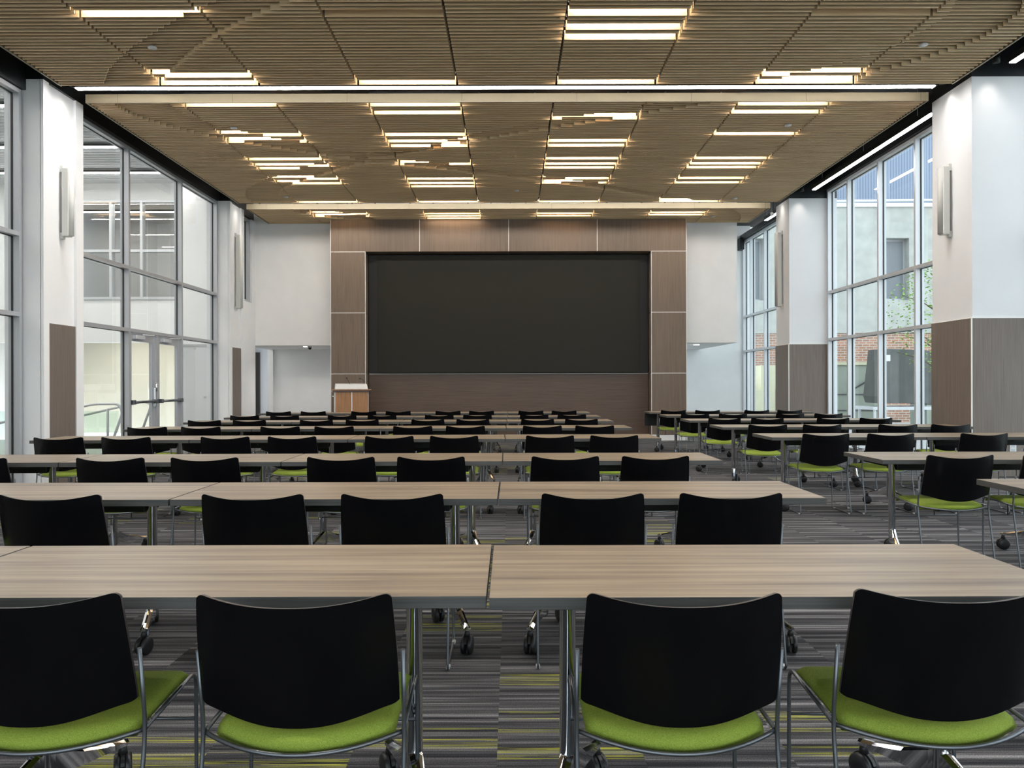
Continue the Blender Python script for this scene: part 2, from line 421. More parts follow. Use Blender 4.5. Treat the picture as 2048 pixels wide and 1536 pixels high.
# double doors in the lobby glazing
for k, (y0, y1, hs) in enumerate(((12.075, 12.965, 1), (13.045, 13.94, -1))):
    q = B(); xa, xb = -6.06, -6.01
    box(q, xa, xb, y0, y0+.1, .01, 2.1); box(q, xa, xb, y1-.1, y1, .01, 2.1)
    box(q, xa, xb, y0+.1, y1-.1, .01, .2); box(q, xa, xb, y0+.1, y1-.1, 1.97, 2.1)
    d = struct('door_%d' % (k+1), q, M['alu'])
    obj('pane', bx(-6.04, -6.03, y0+.1, y1-.1, .2, 1.97), M['glass_l'], d)
    q = B(); yc = y1-.05 if hs == 1 else y0+.05
    cyl(q, (-5.955, y0+.03, .995), (-5.955, y1-.03, .995), .021, 12)
    box(q, -6.01, -5.93, y0+.02, y0+.09, .96, 1.03, .006); box(q, -6.01, -5.93, y1-.09, y1-.02, .96, 1.03, .006)
    obj('push_bar', q, M['steel'], d)
    if hs == 1:
        q = B(); box(q, -6.01, -5.965, y1-.075, y1-.025, .90, 1.22, .01); cyl(q, (-5.96, y1-.05, 1.16), (-5.96, y1-.05, 1.30), .016, 10)
        obj('lock_case', q, M['chrome'], d)
    q = B(); box(q, -6.01, -5.94, y0+.12, y0+.42, 2.0, 2.065, .008); obj('door_closer', q, M['alu2'], d)
    q = B(); tube(q, [(-5.93, y0+.30, 2.075), (-5.84, y0+.52, 2.08), (-5.95, y0+.7, 2.09)], .008, 8)
    obj('closer_arm', q, M['alu2'], d)
struct('trim_2', (lambda q: (box(q, -6.07, -5.98, 12.965, 13.045, 0, 2.108), q)[1])(B()), M['alu'], label='grey post between the two glass doors')

# ------------------------------------------------------------------ wood portal and video wall
t = thing('screen_surround', 'brown laminate portal with pale joints framing the big dark screen', 'wall panelling', (0, 17.17, 0))
Y0 = 0.0
def ppanel(x0, x1, z0, z1):
    obj('panel', bx(x0+.006, x1-.006, Y0, Y0+.5, z0+.006, z1-.006), M['panel'], t)
ztop = 4.955
for x0, x1 in ((-4.02, -2.03), (-2.03, -.04), (-.04, 1.94), (1.94, 3.93)): ppanel(x0, x1, 4.232, ztop)
for x0, x1 in ((-4.02, -3.247), (3.147, 3.93)):
    for z0, z1 in ((0, 1.505), (1.505, 2.868), (2.868, 4.232)): ppanel(x0, x1, z0, z1)
w = .006
def reveal(*a): obj('reveal_strip', bx(*a), M['edge_strip'], t, label='pale metal joint strip')
for x in (-2.03, -.04, 1.94): reveal(x-w, x+w, -.004, .012, 4.24, ztop)
for x0, x1 in ((-4.02, -3.247), (3.147, 3.93)):
    for z in (1.505, 2.868, 4.232): reveal(x0+w, x1-w, -.004, .012, z-w, z+w)
for x in (-4.02, -3.247, 3.147, 3.93): reveal(x-w, x+w, -.0045, .012, 0, 4.238 if abs(x) < 3.5 else ztop)
obj('base_panel', bx(-3.24, 3.14, .38, .5, 0, 1.50), M['panelh'], t, label='dark brown horizontal grained panel')
q = B(); box(q, -3.24, 3.14, .372, .5, 1.50, 1.512); obj('base_strip', q, M['edge_strip'], t)
v = thing('video_wall', 'large dark video screen set into the wooden portal', 'screen', (0, 17.45, 1.53))
obj('screen', bx(-3.03, 2.94, 0, .06, 0, 2.66), M['screen'], v)
obj('surround', bx(-3.235, 3.135, .08, .2, -.015, 2.69), M['screen_side'], v)

# ------------------------------------------------------------------ ceiling clouds
A1 = [(-1.4, 6.6), (-2.83, 7.4), (-3.05, 7.55), (-3.38, 7.78), (-3.77, 8.09), (-4.12, 8.39), (-4.43, 8.7), (-4.71, 9.01), (-4.97, 9.4), (-5.04, 9.51), (-4.31, 9.51), (-4.13, 9.21), (-3.79, 8.81), (-3.47, 8.46), (-3.22, 8.21), (-2.95, 7.99), (-2.56, 7.69), (-2.12, 7.4), (-.5, 6.6)]
A2 = [(4.2, 6.8), (4.32, 7.43), (4.39, 7.72), (4.34, 7.98), (4.26, 8.35), (4.19, 8.44), (3.88, 8.81), (3.62, 9.03), (3.31, 9.27), (3.21, 9.51), (4.2, 9.51), (4.31, 9.13), (4.49, 8.99), (4.72, 8.75), (4.95, 8.44), (5.06, 8.21), (5.1, 7.95), (5.09, 7.66), (4.95, 7.4), (4.7, 6.8)]
PB = [(-4.46, 10.0), (-4.48, 10.1), (-4.48, 10.27), (-4.45, 10.43), (-4.4, 10.57), (-4.3, 10.71), (-4.21, 10.89), (-4.08, 11.02), (-3.94, 11.18), (-3.85, 11.27), (-3.58, 11.5), (-3.25, 11.69), (-3.06, 11.86), (-2.9, 11.96), (-2.65, 12.11), (-2.39, 12.24), (-2.26, 12.27), (-1.84, 12.22), (-1.43, 12.11), (-.95, 11.72), (-0.54, 11.35), (-0.38, 11.24), (-0.22, 11.16), (-0.05, 11.08), (0.11, 11.01), (0.28, 10.93), (0.44, 10.85), (0.62, 10.78), (0.83, 10.69), (1.25, 10.45), (1.4, 10.38), (1.56, 10.31), (1.71, 10.22), (1.85, 10.14), (2.01, 10.07), (2.08, 10.0), (2.86, 10.0), (2.8, 10.06), (2.65, 10.12), (2.5, 10.2), (2.35, 10.28), (2.19, 10.36), (2.03, 10.43), (1.87, 10.52), (1.55, 10.67), (1.39, 10.76), (1.22, 10.8), (1.06, 10.89), (0.9, 10.97), (0.73, 11.04), (0.58, 11.12), (0.4, 11.2), (0.24, 11.28), (0.08, 11.37), (-0.07, 11.45), (-0.23, 11.53), (-0.38, 11.61), (-0.53, 11.69), (-0.96, 11.89), (-1.1, 11.97), (-1.37, 12.14), (-1.62, 12.28), (-1.96, 12.48), (-2.47, 12.6), (-2.74, 12.54), (-2.82, 12.51), (-3.09, 12.34), (-3.24, 12.27), (-3.38, 12.19), (-3.5, 12.08), (-3.75, 11.94), (-3.98, 11.78), (-4.41, 11.49), (-4.58, 11.33), (-4.73, 11.18), (-4.86, 11.03), (-4.98, 10.87), (-5.07, 10.71), (-5.15, 10.58), (-5.19, 10.43), (-5.21, 10.26), (-5.21, 10.11), (-5.19, 10.0)]
PC = [(-5.24, 15.66), (-5.24, 15.28), (-5.15, 14.92), (-5.02, 14.57), (-4.85, 14.31), (-4.67, 14.1), (-4.53, 13.96), (-4.36, 13.78), (-4.17, 13.66), (-3.96, 13.46), (-3.73, 13.27), (-3.4, 13.0), (-2.99, 12.77), (-2.65, 12.65), (-2.14, 12.6), (-1.77, 12.65), (-1.41, 12.77), (-1.11, 12.9), (-0.95, 12.99), (-0.46, 13.24), (-0.14, 13.4), (0.18, 13.54), (0.35, 13.62), (0.83, 13.77), (1.17, 13.96), (1.46, 14.06), (1.92, 14.35), (2.19, 14.52), (2.46, 14.68), (2.72, 14.82), (3.09, 15.01), (3.34, 15.2), (3.56, 15.32), (3.79, 15.66), (3.13, 15.66), (2.85, 15.22), (2.69, 15.15), (2.52, 15.06), (2.34, 14.93), (2.19, 14.84), (2.02, 14.72), (1.46, 14.42), (1.31, 14.35), (1.0, 14.19), (0.85, 14.13), (0.36, 13.89), (0.18, 13.81), (-0.16, 13.66), (-0.51, 13.51), (-0.69, 13.43), (-1.04, 13.27), (-1.39, 13.12), (-1.74, 12.97), (-2.03, 12.82), (-2.21, 12.79), (-2.47, 12.88), (-2.62, 12.94), (-2.77, 13.06), (-2.99, 13.24), (-3.15, 13.37), (-3.45, 13.66), (-4.0, 14.15), (-4.21, 14.42), (-4.41, 14.68), (-4.5, 14.92), (-4.57, 15.2), (-4.55, 15.66)]
PD = [(-4.84, 16.1), (-4.76, 16.29), (-4.5, 16.48), (-4.38, 16.65), (-4.1, 16.92), (-3.67, 17.18), (-2.94, 17.28), (-3.06, 17.02), (-3.49, 16.67), (-3.83, 16.29), (-3.89, 16.1)]
PE = [(4.1, 16.1), (4.38, 16.52), (4.53, 16.82), (4.64, 17.28), (4.71, 17.71), (5.24, 17.71), (5.16, 17.18), (5.04, 16.82), (4.87, 16.52), (4.67, 16.22), (4.6, 16.1)]
def crossings(poly, y):
    xs = []
    for (x0, y0), (x1, y1) in zip(poly, poly[1:]+poly[:1]):
        if (y0 <= y) != (y1 <= y): xs.append(x0+(y-y0)*(x1-x0)/(y1-y0))
    return sorted(xs)
COLS = [-5.53+1.22*i for i in range(10)]
ZS = 4.96; PITCH = .0762; TH = .016; ZT = 5.062; STEP = .042
def nofelt(n, c, gaps): return n+1 in gaps.get(c, ())
def cloud(idx, label, ystart, nrows, polys, gaps, fascia=True):
    """gaps: {column: set(row numbers left out)}"""
    t = thing('slat_ceiling', label, 'ceiling panel', (0, ystart, ZS), group='slatted wood ceiling fields')
    for c in range(9):
        q = B(); xa, xb = COLS[c]+.014, COLS[c+1]-.014
        for n in range(1, nrows):
            if n in gaps.get(c, ()): continue
            y = ystart + n*PITCH
            cuts = []
            for p in (polys if n < nrows-1 or fascia == 2 else []):
                cr = crossings(p, y)
                cuts += [(cr[i], cr[i+1]) for i in range(0, len(cr)-1, 2)]
            cuts = sorted((max(a, xa), min(b, xb)) for a, b in cuts if b > xa+.01 and a < xb-.01)
            x = xa; segs = []
            for a, b in cuts:
                if a > x+.01: segs.append((x, a, 0))
                if b > max(a, x): segs.append((max(a, x), b, 1))
                x = max(x, b)
            if x < xb-.01: segs.append((x, xb, 0))
            for a, b, r in segs:
                zb = STEP if r else 0
                box(q, a, b, n*PITCH-TH/2, n*PITCH+TH/2, zb, ZT-ZS)
                if nofelt(n, c, gaps): continue
                box(q, a+.002, b-.002, n*PITCH+TH/2, n*PITCH+TH/2+.011, zb+.002, ZT-ZS, mi=1)
        obj('slat_panel', q, [M['slat'], M['felt']], t)
    q = B(); y1 = (nrows-1)*PITCH+.02
    box(q, COLS[0]-.02, COLS[0], .0125, y1, -.004, .105); box(q, COLS[-1], COLS[-1]+.02, .0125, y1, -.004, .105)
    obj('edge_trim', q, M['fascia'], t)
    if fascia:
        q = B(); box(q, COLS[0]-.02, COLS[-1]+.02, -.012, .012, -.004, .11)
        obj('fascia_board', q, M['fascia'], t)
        q = B()
        for i in range(8): box(q, COLS[0]+.4+i*1.5-.0015, COLS[0]+.4+i*1.5+.0015, -.0125, -.011, -.004, .11)
        obj('board_joint', q, M['tray'], t)
    # rails that carry the slats, painted black
    q = B()
    for c in range(9):
        for fx in (.2, .8):
            xx = COLS[c]+1.22*fx; box(q, xx-.012, xx+.012, -.0, y1, ZT-ZS+.012, ZT-ZS+.03)
    for xx in (-3.5, 0, 3.5): box(q, xx-.008, xx+.008, .3, .316, ZT-ZS+.03, DECK-ZS)
    obj('support_rail', q, M['black'], t)
    return t
names = {0: 'leftmost', 1: 'second from left', 3: 'third from left', 5: 'third from right', 7: 'second from right'}
ordw = ['first', 'second', 'third', 'fourth', 'fifth', 'sixth', 'seventh', 'eighth', 'ninth', 'tenth', 'eleventh', 'twelfth']
coln = {1: 'column nearest the left wall', 3: 'column left of the centre line', 5: 'column right of the centre line', 7: 'column nearest the right windows'}
led_proto = {}
def led(c, y, label, z=ZT+.016):
    if 'p' not in led_proto:
        q = B(); box(q, -.60, .60, -.028, .028, .012, .036); box(q, -.60, .60, -.033, -.028, .0, .036); box(q, -.60, .60, .028, .033, .0, .036)
        o = obj('ceiling_light', q, M['tray'])
        q = B(); box(q, -.585, .585, -.022, .022, .002, .0118); obj('diffuser', q, M['led'], o, label='glowing warm strip')
        led_proto['p'] = o
    else: o = copy_tree(led_proto['p'])
    o.location = (COLS[c]+.61, y, z); tag(o, label, 'ceiling light', 'warm strip lights between the ceiling slats')
def leds(rowsets, ystart, field):
    for c, rows in rowsets.items():
        for i, n in enumerate(sorted(rows)):
            led(c, ystart+(n-1)*PITCH, 'warm ceiling strip light, %s field, %s, %s from camera' % (field, coln[c], ordw[i]))
# field 1: last row at 9.46
n1 = 73; ys1 = 9.46-(n1-1)*PITCH
k = lambda a: n1-1-a
lit1 = {1: {k(0), k(3), k(23), k(40), k(52)}, 3: {k(0), k(35), k(44)}, 5: {k(0), k(16), k(19), k(23), k(42)}, 7: {k(0), k(3), k(38), k(55)}}
gap1 = {c: {n-1 for n in s} for c, s in lit1.items()}
gap1[3].add(k(24)); gap1[7].add(k(24))
cloud(1, 'slatted wood ceiling field nearest the camera, before the white line of light', ys1, n1, [A1, A2], gap1, True)
leds(lit1, ys1, 'nearest')
ys2 = 10.05+.0
lit2 = {1: {2, 18, 22, 34, 38, 41, 50, 54, 73}, 3: {2, 6, 18, 22, 25, 38, 50, 54, 57, 73}, 5: {9, 22, 25, 34, 38, 41, 50, 54, 73}, 7: {2, 6, 18, 34, 38, 41, 50, 54, 73}}
gap2 = {c: {n-1 for n in s} for c, s in lit2.items()}
cloud(2, 'slatted wood ceiling field in the middle of the room, with most strip lights', ys2, 74, [PB, PC], gap2)
leds(lit2, ys2, 'middle')
ys3 = 16.16
lit3 = {1: {7, 10}, 3: {7, 10, 13}, 5: {7, 10}, 7: {6, 9}}
gap3 = {c: {n-1 for n in s} for c, s in lit3.items()}
cloud(3, 'short slatted wood ceiling field above the video screen', ys3, 20, [PD, PE], gap3)
leds(lit3, ys3, 'farthest')
# field behind the camera
n0 = 66; ys0 = 3.38-(n0-1)*PITCH
cloud(0, 'slatted wood ceiling field over and behind the camera', ys0, n0, [], {c: {10, 30, 50} for c in (1, 3, 5, 7)})
# note: keeps its lights so that the room is lit alike all along
for c in (1, 3, 5, 7):
    for i, n in enumerate((11, 31, 51)):
        led(c, ys0+(n-1)*PITCH, 'warm strip light above the camera, %s, %s' % (coln[c], ordw[i]))

# white linear fixtures
def linear(x0, x1, y0, y1, z, label, w=.06, name='linear_light'):
    q = B()
    box(q, x0, x1, y0, y1, z+.006, z+.085)
    o = obj(name, q, M['tray']); tag(o, label, 'ceiling light', 'white linear lights')
    q = B()
    if x1-x0 > y1-y0: box(q, x0+.03, x1-.03, y0+.006, y1-.006, z-.007, z+.0055)
    else: box(q, x0+.006, x1-.006, y0+.03, y1-.03, z-.007, z+.0055)
    obj('diffuser', q, M['white_led'] if x1-x0 > y1-y0 else M['side_led'], o)
    q = B(); L_ = max(x1-x0, y1-y0); n = max(2, int(L_/1.5))
    for i in range(n+1):
        f = (i+.25)/(n+.5)
        px, py = (x0+(x1-x0)*f, (y0+y1)/2) if x1-x0 > y1-y0 else ((x0+x1)/2, y0+(y1-y0)*f)
        cyl(q, (px, py, z+.085), (px, py, DECK-.001), .0025, 6)
    obj('hanger_wire', q, M['alu'], o)
linear(-5.45, 5.33, 9.565, 9.64, 4.975, 'long white line of light across the room between the two nearest ceiling fields')
linear(-5.45, 5.33, 3.62, 3.70, 4.975, 'long white line of light across the room above the camera')
linear(5.86, 5.94, 10.7, 14.95, 5.03, 'white line of light above the tall windows between the two right pillars')
linear(5.86, 5.94, 16.9, 17.75, 5.03, 'short white line of light past the farther right pillar')
linear(5.86, 5.94, 4.6, 9.05, 5.03, 'white line of light at the upper right, before the nearer right pillar')
# pillar downlights
def downlight(x, y, z, label, tx, ty, power=4.5):
    t = thing('downlight', label, 'ceiling light', (x, y, z), 0, 'pillar downlights')
    q = B(); lathe(q, [(.03, 0), (.042, .0), (.042, .1), (.03, .1)], (0, 0, 0), n=16)
    obj('housing', q, M['tray'], t)
    q = B(); cyl(q, (0, 0, .1), (0, 0, DECK-z-.001), .006, 8); obj('stem', q, M['tray'], t)
    ld = bpy.data.lights.new('spot', 'SPOT'); ld.energy = power; ld.spot_size = R(80); ld.spot_blend = 1.0; ld.shadow_soft_size = .05
    ld.color = (1, .92, .82)
    lo = bpy.data.objects.new('lamp', ld); C.objects.link(lo); lo.parent = t; lo.location = (0, 0, -.01)
    lo.rotation_euler = Vector((tx, ty, -1)).to_track_quat('-Z', 'Y').to_euler()
for i, (a, b) in enumerate(LP[2:]):
    downlight(XL+.11, (a+b)/2, 5.10, ('small downlight over the nearer left pillar', 'small downlight over the farther left pillar')[i], -.12, 0)
for i, (a, b) in enumerate(RP[2:]):
    downlight(XR-.11, (a+b)/2, 5.10, ('small downlight over the inner face of the nearer right pillar', 'small downlight over the inner face of the farther right pillar')[i], .12, 0)
    downlight(XR+.2, a-.16, 5.12, ('small downlight before the front face of the nearer right pillar', 'small downlight before the front face of the farther right pillar')[i], 0, .12)
# track head by the third field
t = thing('track_spotlight', 'small clamp spotlight hanging at the right end of the farthest ceiling field', 'ceiling light', (5.53, 16.15, 4.86))
q = B(); cyl(q, (0, 0, 0), (0, 0, .75), .008, 8); obj('stem', q, M['tray'], t)
q = B(); tube(q, [(-.05, -.1, -.06), (-.04, -.02, -.03), (-.02, .06, -.0)], [.03, .034, .022], 12); obj('lamp_head', q, M['alu'], t)
# wall washer in the gap before the last field, tilted at the end wall
q = B(); prism(q, [(15.66, 5.05), (15.70, 5.10), (15.76, 5.10), (15.70, 5.03)], -5.45, 5.33, 'yz')
o = tag(obj('wall_washer', q, M['tray']), 'long slim wall washer tucked in the ceiling gap before the screen', 'ceiling light')
q = B(); loft(q, [[(x, 15.706, 5.031), (x, 15.757, 5.092), (x, 15.766, 5.085), (x, 15.714, 5.024)] for x in (-5.42, 5.30)], smooth=False)
obj('diffuser', q, M['wash_led'], o)
q = B()
for x in (-4.5, -2.2, 0.05, 2.2, 4.4): cyl(q, (x, 15.72, 5.10), (x, 15.72, DECK-.001), .004, 6)
obj('hanger_wire', q, M['alu'], o)
# sensors
for i, (x, y, l) in enumerate(((-3.93, 8.44, 'left part of the nearest field, recessed wave'), (4.53, 8.42, 'right part of the nearest field, recessed wave'),
                              (3.96, 10.94, 'right part of the middle field'), (-3.96, 11.0, 'left part of the middle field'),
                              (4.46, 15.25, 'far right of the middle field'), (-4.4, 15.05, 'far left of the middle field'),
                              (.12, 14.6, 'middle field near its centre line'), (4.46, 16.9, 'farthest field, right wave'))):
    o = thing('ceiling_sensor', 'small round sensor on the slats, %s' % l, 'sensor', (x, y, ZS+(.03 if i in (0, 1) else 0)), 0, 'ceiling sensors')
    q = B(); lathe(q, [(.006, .04), (.006, -.01)], (0, 0, 0), n=10); obj('stem', q, M['alu'], o)
    q = B(); lathe(q, [(.002, -.026), (.045, -.022), (.05, -.014), (.045, -.008), (.002, -.006)], (0, 0, 0), n=20); obj('disc', q, M['sensor'], o)
# alcove fittings
def lamp_in(o, e):
    ld = bpy.data.lights.new('lamp', 'SPOT'); ld.energy = e; ld.spot_size = R(150); ld.spot_blend = .6; ld.shadow_soft_size = .06; ld.color = (1, .95, .9)
    lo = bpy.data.objects.new('lamp', ld); C.objects.link(lo); lo.parent = o; lo.location = (0, 0, -.02)
o = tag(obj('recessed_light', bx(-.07, .07, -.07, .07, -.008, 0), M['alcove_led'], None, (-4.83, 18.2, 2.169)), 'small bright square light in the left alcove ceiling', 'ceiling light'); lamp_in(o, 24)
t = thing('camera_dome', 'small white dome under the left alcove ceiling', 'security camera', (-4.72, 18.05, 2.169))
q = B(); lathe(q, [(.06, 0), (.06, -.025), (.045, -.03)], (0, 0, 0), n=20); obj('base', q, M['sensor'], t)
q = B(); lathe(q, [(.042, -.03), (.036, -.06), (.018, -.078), (.002, -.082)], (0, 0, 0), n=20); obj('dome', q, M['plastic'], t)
o = tag(obj('recessed_light', (lambda q: (lathe(q, [(.07, -.006), (.07, 0)], (0, 0, 0), n=20), q)[1])(B()), M['alcove_led'], None, (4.5, 18.6, 2.209)), 'small round light under the white box at the right', 'ceiling light'); lamp_in(o, 16)
o = tag(obj('light_panel', bx(-.5, .35, -.25, .3, -.01, 0), M['alcove_led'], None, (-6.9, 19.3, 2.359)), 'bright flat light panel in the hallway ceiling', 'ceiling light')

# column speakers
def speaker(x, y, s, z0, z1, label, mats):
    t = thing('column_speaker', label, 'loudspeaker', (x, y, z0), 0, 'column speakers on the pillars')
    h = z1-z0; q = B()
    box(q, *sorted((-s*.035, -s*.12)), -.055, .055, 0, h, .008); obj('cabinet', q, mats[0], t)
    q = B(); lathe(q, [(.044, .012), (.044, h-.012)], (-s*.118, 0, 0), n=20); obj('grille', q, mats[1], t)
    q = B(); box(q, *sorted((0, -s*.036)), -.03, .03, -.03, .05); box(q, *sorted((0, -s*.036)), -.03, .03, h-.05, h+.035); obj('bracket', q, mats[0], t)
speaker(XL-.036+.036-.035, 9.84, -1, 3.17, 4.04, 'slim white column speaker on the nearer left pillar', (M['speakerw'], M['speakerw']))
speaker(XL-.035, 16.05, -1, 2.86, 4.40, 'slim white column speaker on the farther left pillar', (M['speakerw'], M['speakerw']))
speaker(XR, 9.86, 1, 3.17, 4.04, 'grey column speaker on the nearer right pillar', (M['speakerw'], M['speaker']))
speaker(XR, 15.95, 1, 2.86, 4.40, 'grey column speaker on the farther right pillar', (M['speakerw'], M['speaker']))
t = thing('wall_outlet', 'white power outlet low on the front of the nearer right pillar', 'outlet', (6.13, 9.38, .47))
obj('plate', bx(-.04, .04, 0, -.006, -.06, .06, bev=.002), M['sensor'], t)
q = B(); box(q, -.02, .02, -.009, -.006, .01, .04); box(q, -.02, .02, -.009, -.006, -.04, -.01); obj('socket', q, M['alu'], t)

# ------------------------------------------------------------------ lectern
t = thing('lectern', 'orange brown wooden lectern with white shroud and two thin microphones', 'lectern', (-3.37, 16.2, 0), R(15))
w = .335
obj('body', bx(-w, w, -.28, .28, .08, 1.12), M['lectern'], t)
obj('plinth', bx(-w+.02, w-.02, -.26, .26, 0, .08), M['plastic'], t)
q = B(); box(q, -.008, .008, -.288, -.279, .08, 1.115); box(q, -w-.006, -w, -.285, .28, .08, 1.12); box(q, w, w+.006, -.285, .28, .08, 1.12)
obj('pale_strip', q, M['edge_strip'], t)
q = B(); prism(q, [(-.40, 1.10), (-w, 1.13), (-w, 1.12), (w, 1.12), (w+.05, 1.15), (.40, 1.168), (-.38, 1.168)], -.32, .30); obj('top', q, M['lecterntop'], t)
q = B(); box(q, -.40, .40, -.325, -.30, 1.15, 1.170, .003); obj('top_edge', q, M['lectern'], t)
q = B(); loft(q, [[(-.335, -.2, 1.17), (.335, -.2, 1.17), (.335, .2, 1.17), (-.335, .2, 1.17)], [(-.32, -.15, 1.27), (.32, -.15, 1.27), (.32, .2, 1.29), (-.32, .2, 1.29)]], smooth=False)
obj('shroud', q, M['sensor'], t)
q = B(); tube(q, [(-.02, .0, 1.27), (-.05, -.01, 1.33), (-.09, -.03, 1.40)], .005, 8); tube(q, [(-.085, -.028, 1.393), (-.098, -.034, 1.415)], .012, 10); obj('microphone', q, M['plastic'], t)
q = B(); tube(q, [(.27, .0, 1.27), (.262, -.005, 1.34), (.23, -.01, 1.38), (.19, -.01, 1.388)], .005, 8); tube(q, [(.195, -.01, 1.388), (.165, -.01, 1.392)], .012, 10); obj('microphone', q, M['plastic'], t)
q = B(); cyl(q, (-w-.006, -.15, 1.02), (-w-.05, -.15, 1.02), .018, 12); obj('side_knob', q, M['chrome'], t)

# ------------------------------------------------------------------ chairs
def seat_bm():
    bm = B(); nu, nv = 20, 16; top, bot = [], []
    for j in range(nv+1):
        v = j/nv; rt, rb = [], []
        for i in range(nu+1):
            u = -1+2*i/nu
            hw = .2205+.001*v
            yr = .100-.096*(1-u*u); y = yr+(.437-yr)*v
            e = max(0, abs(u)-.86)/.14; er = max(0, .07-v)/.07; ef = max(0, v-.84)/.16
            z = .446+.016*v-.004*u*u-.013*e*e-.012*er*er-.030*ef*ef+.004*math.sin(v*math.pi)
            xx = u*hw*(1-.012*er*er)
            # small corner rounding at the front
            if v > .9: xx *= 1-.05*((v-.9)/.1)**2
            rt.append(bm.verts.new((xx, y, z)))
            rb.append(bm.verts.new((xx*.97, y+.008*(1-2*v), z-.026+.010*e+.012*ef)))
        top.append(rt); bot.append(rb)
    for g, fl in ((top, 0), (bot, 1)):
        for j in range(nv):
            for i in range(nu):
                f = [g[j][i], g[j][i+1], g[j+1][i+1], g[j+1][i]]
                bm.faces.new(f[::-1] if fl else f).smooth = True
    rim_t = top[0]+[r[-1] for r in top[1:]]+top[-1][-2::-1]+[r[0] for r in top[-2:0:-1]]
    rim_b = bot[0]+[r[-1] for r in bot[1:]]+bot[-1][-2::-1]+[r[0] for r in bot[-2:0:-1]]
    n = len(rim_t)
    for i in range(n): bm.faces.new((rim_t[i], rim_t[(i+1) % n], rim_b[(i+1) % n], rim_b[i])).smooth = True
    return bm
def back_bm():
    bm = B(); nu, nt = 40, 14; fr, bk = [], []
    for j in range(nt+1):
        t = j/nt; a, b = [], []
        for i in range(nu+1):
            u = math.sin(math.pi/2*(-1+2*i/nu)); cs = (1-abs(u)**2.2)
            zb = .508-.040*cs**1.8; zt = .790-.024*cs**1.15
            e = max(0, abs(u)-.90)/.10
            zt -= .013*e**3; zb += .008*e**3
            z = zb+(zt-zb)*t
            hw = .2365-.011*t*t-.002*(1-t)
            y = .064*(1-t)**1.15 - .050*(1-abs(u)**2.5)
            ny = .0055
            a.append(bm.verts.new((u*hw, y-ny, z))); b.append(bm.verts.new((u*hw*.995, y+ny, z-.001)))
        fr.append(a); bk.append(b)
    for g, fl in ((fr, 1), (bk, 0)):
        for j in range(nt):
            for i in range(nu):
                f = [g[j][i], g[j][i+1], g[j+1][i+1], g[j+1][i]]
                bm.faces.new(f if fl else f[::-1]).smooth = True
    def rim(g): return g[0]+[r[-1] for r in g[1:]]+g[-1][-2::-1]+[r[0] for r in g[-2:0:-1]]
    ra, rb = rim(fr), rim(bk); n = len(ra)
    for i in range(n):
        f = bm.faces.new((ra[i], ra[(i+1) % n], rb[(i+1) % n], rb[i])); f.material_index = 1
        for e in f.edges: e.smooth = False
    return bm
def make_chair():
    t = thing('stacking_chair', 'x', 'chair')
    obj('seat', seat_bm(), M['fabric'], t, label='lime green upholstered seat')
    obj('backrest', back_bm(), [M['back'], M['backedge']], t, label='glossy black curved backrest')
    for s in (-1, 1):
        q = B()
        pts = [(s*.2435, .050, .638), (s*.2425, .084, .430), (s*.2435, 0, .0065), (s*.2390, .413, .0065), (s*.2350, .420, .447), (s*.2405, .088, .430)]
        tube(q, round_path(pts, [.06, .022, .05, .05], 5), .0056, 8)
        fr = obj('side_frame', q, M['steel'], t)
        for gy in (.035, .365):
            g = B(); box(g, s*.243-.009, s*.243+.009, gy-.018, gy+.018, .0, .013, .003); obj('glide', g, M['glide'], fr)
    q = B(); tube(q, [(.2405*u, .086-.088*(1-u*u), .428-.017*(1-u*u)) for u in [i/10 for i in range(-10, 11)]], .0056, 8)
    obj('rear_rail', q, M['steel'], t)
    q = B(); cyl(q, (-.236, .419, .31), (.236, .419, .31), .0052, 8); obj('stretcher', q, M['steel'], t)
    q = B()
    for s in (-1, 1):
        tube(q, [(s*.06, .413, .31), (s*.06, .413, .425), (s*.06, .08, .418)], .004, 6)
    obj('seat_support', q, M['steel'], t)
    return t
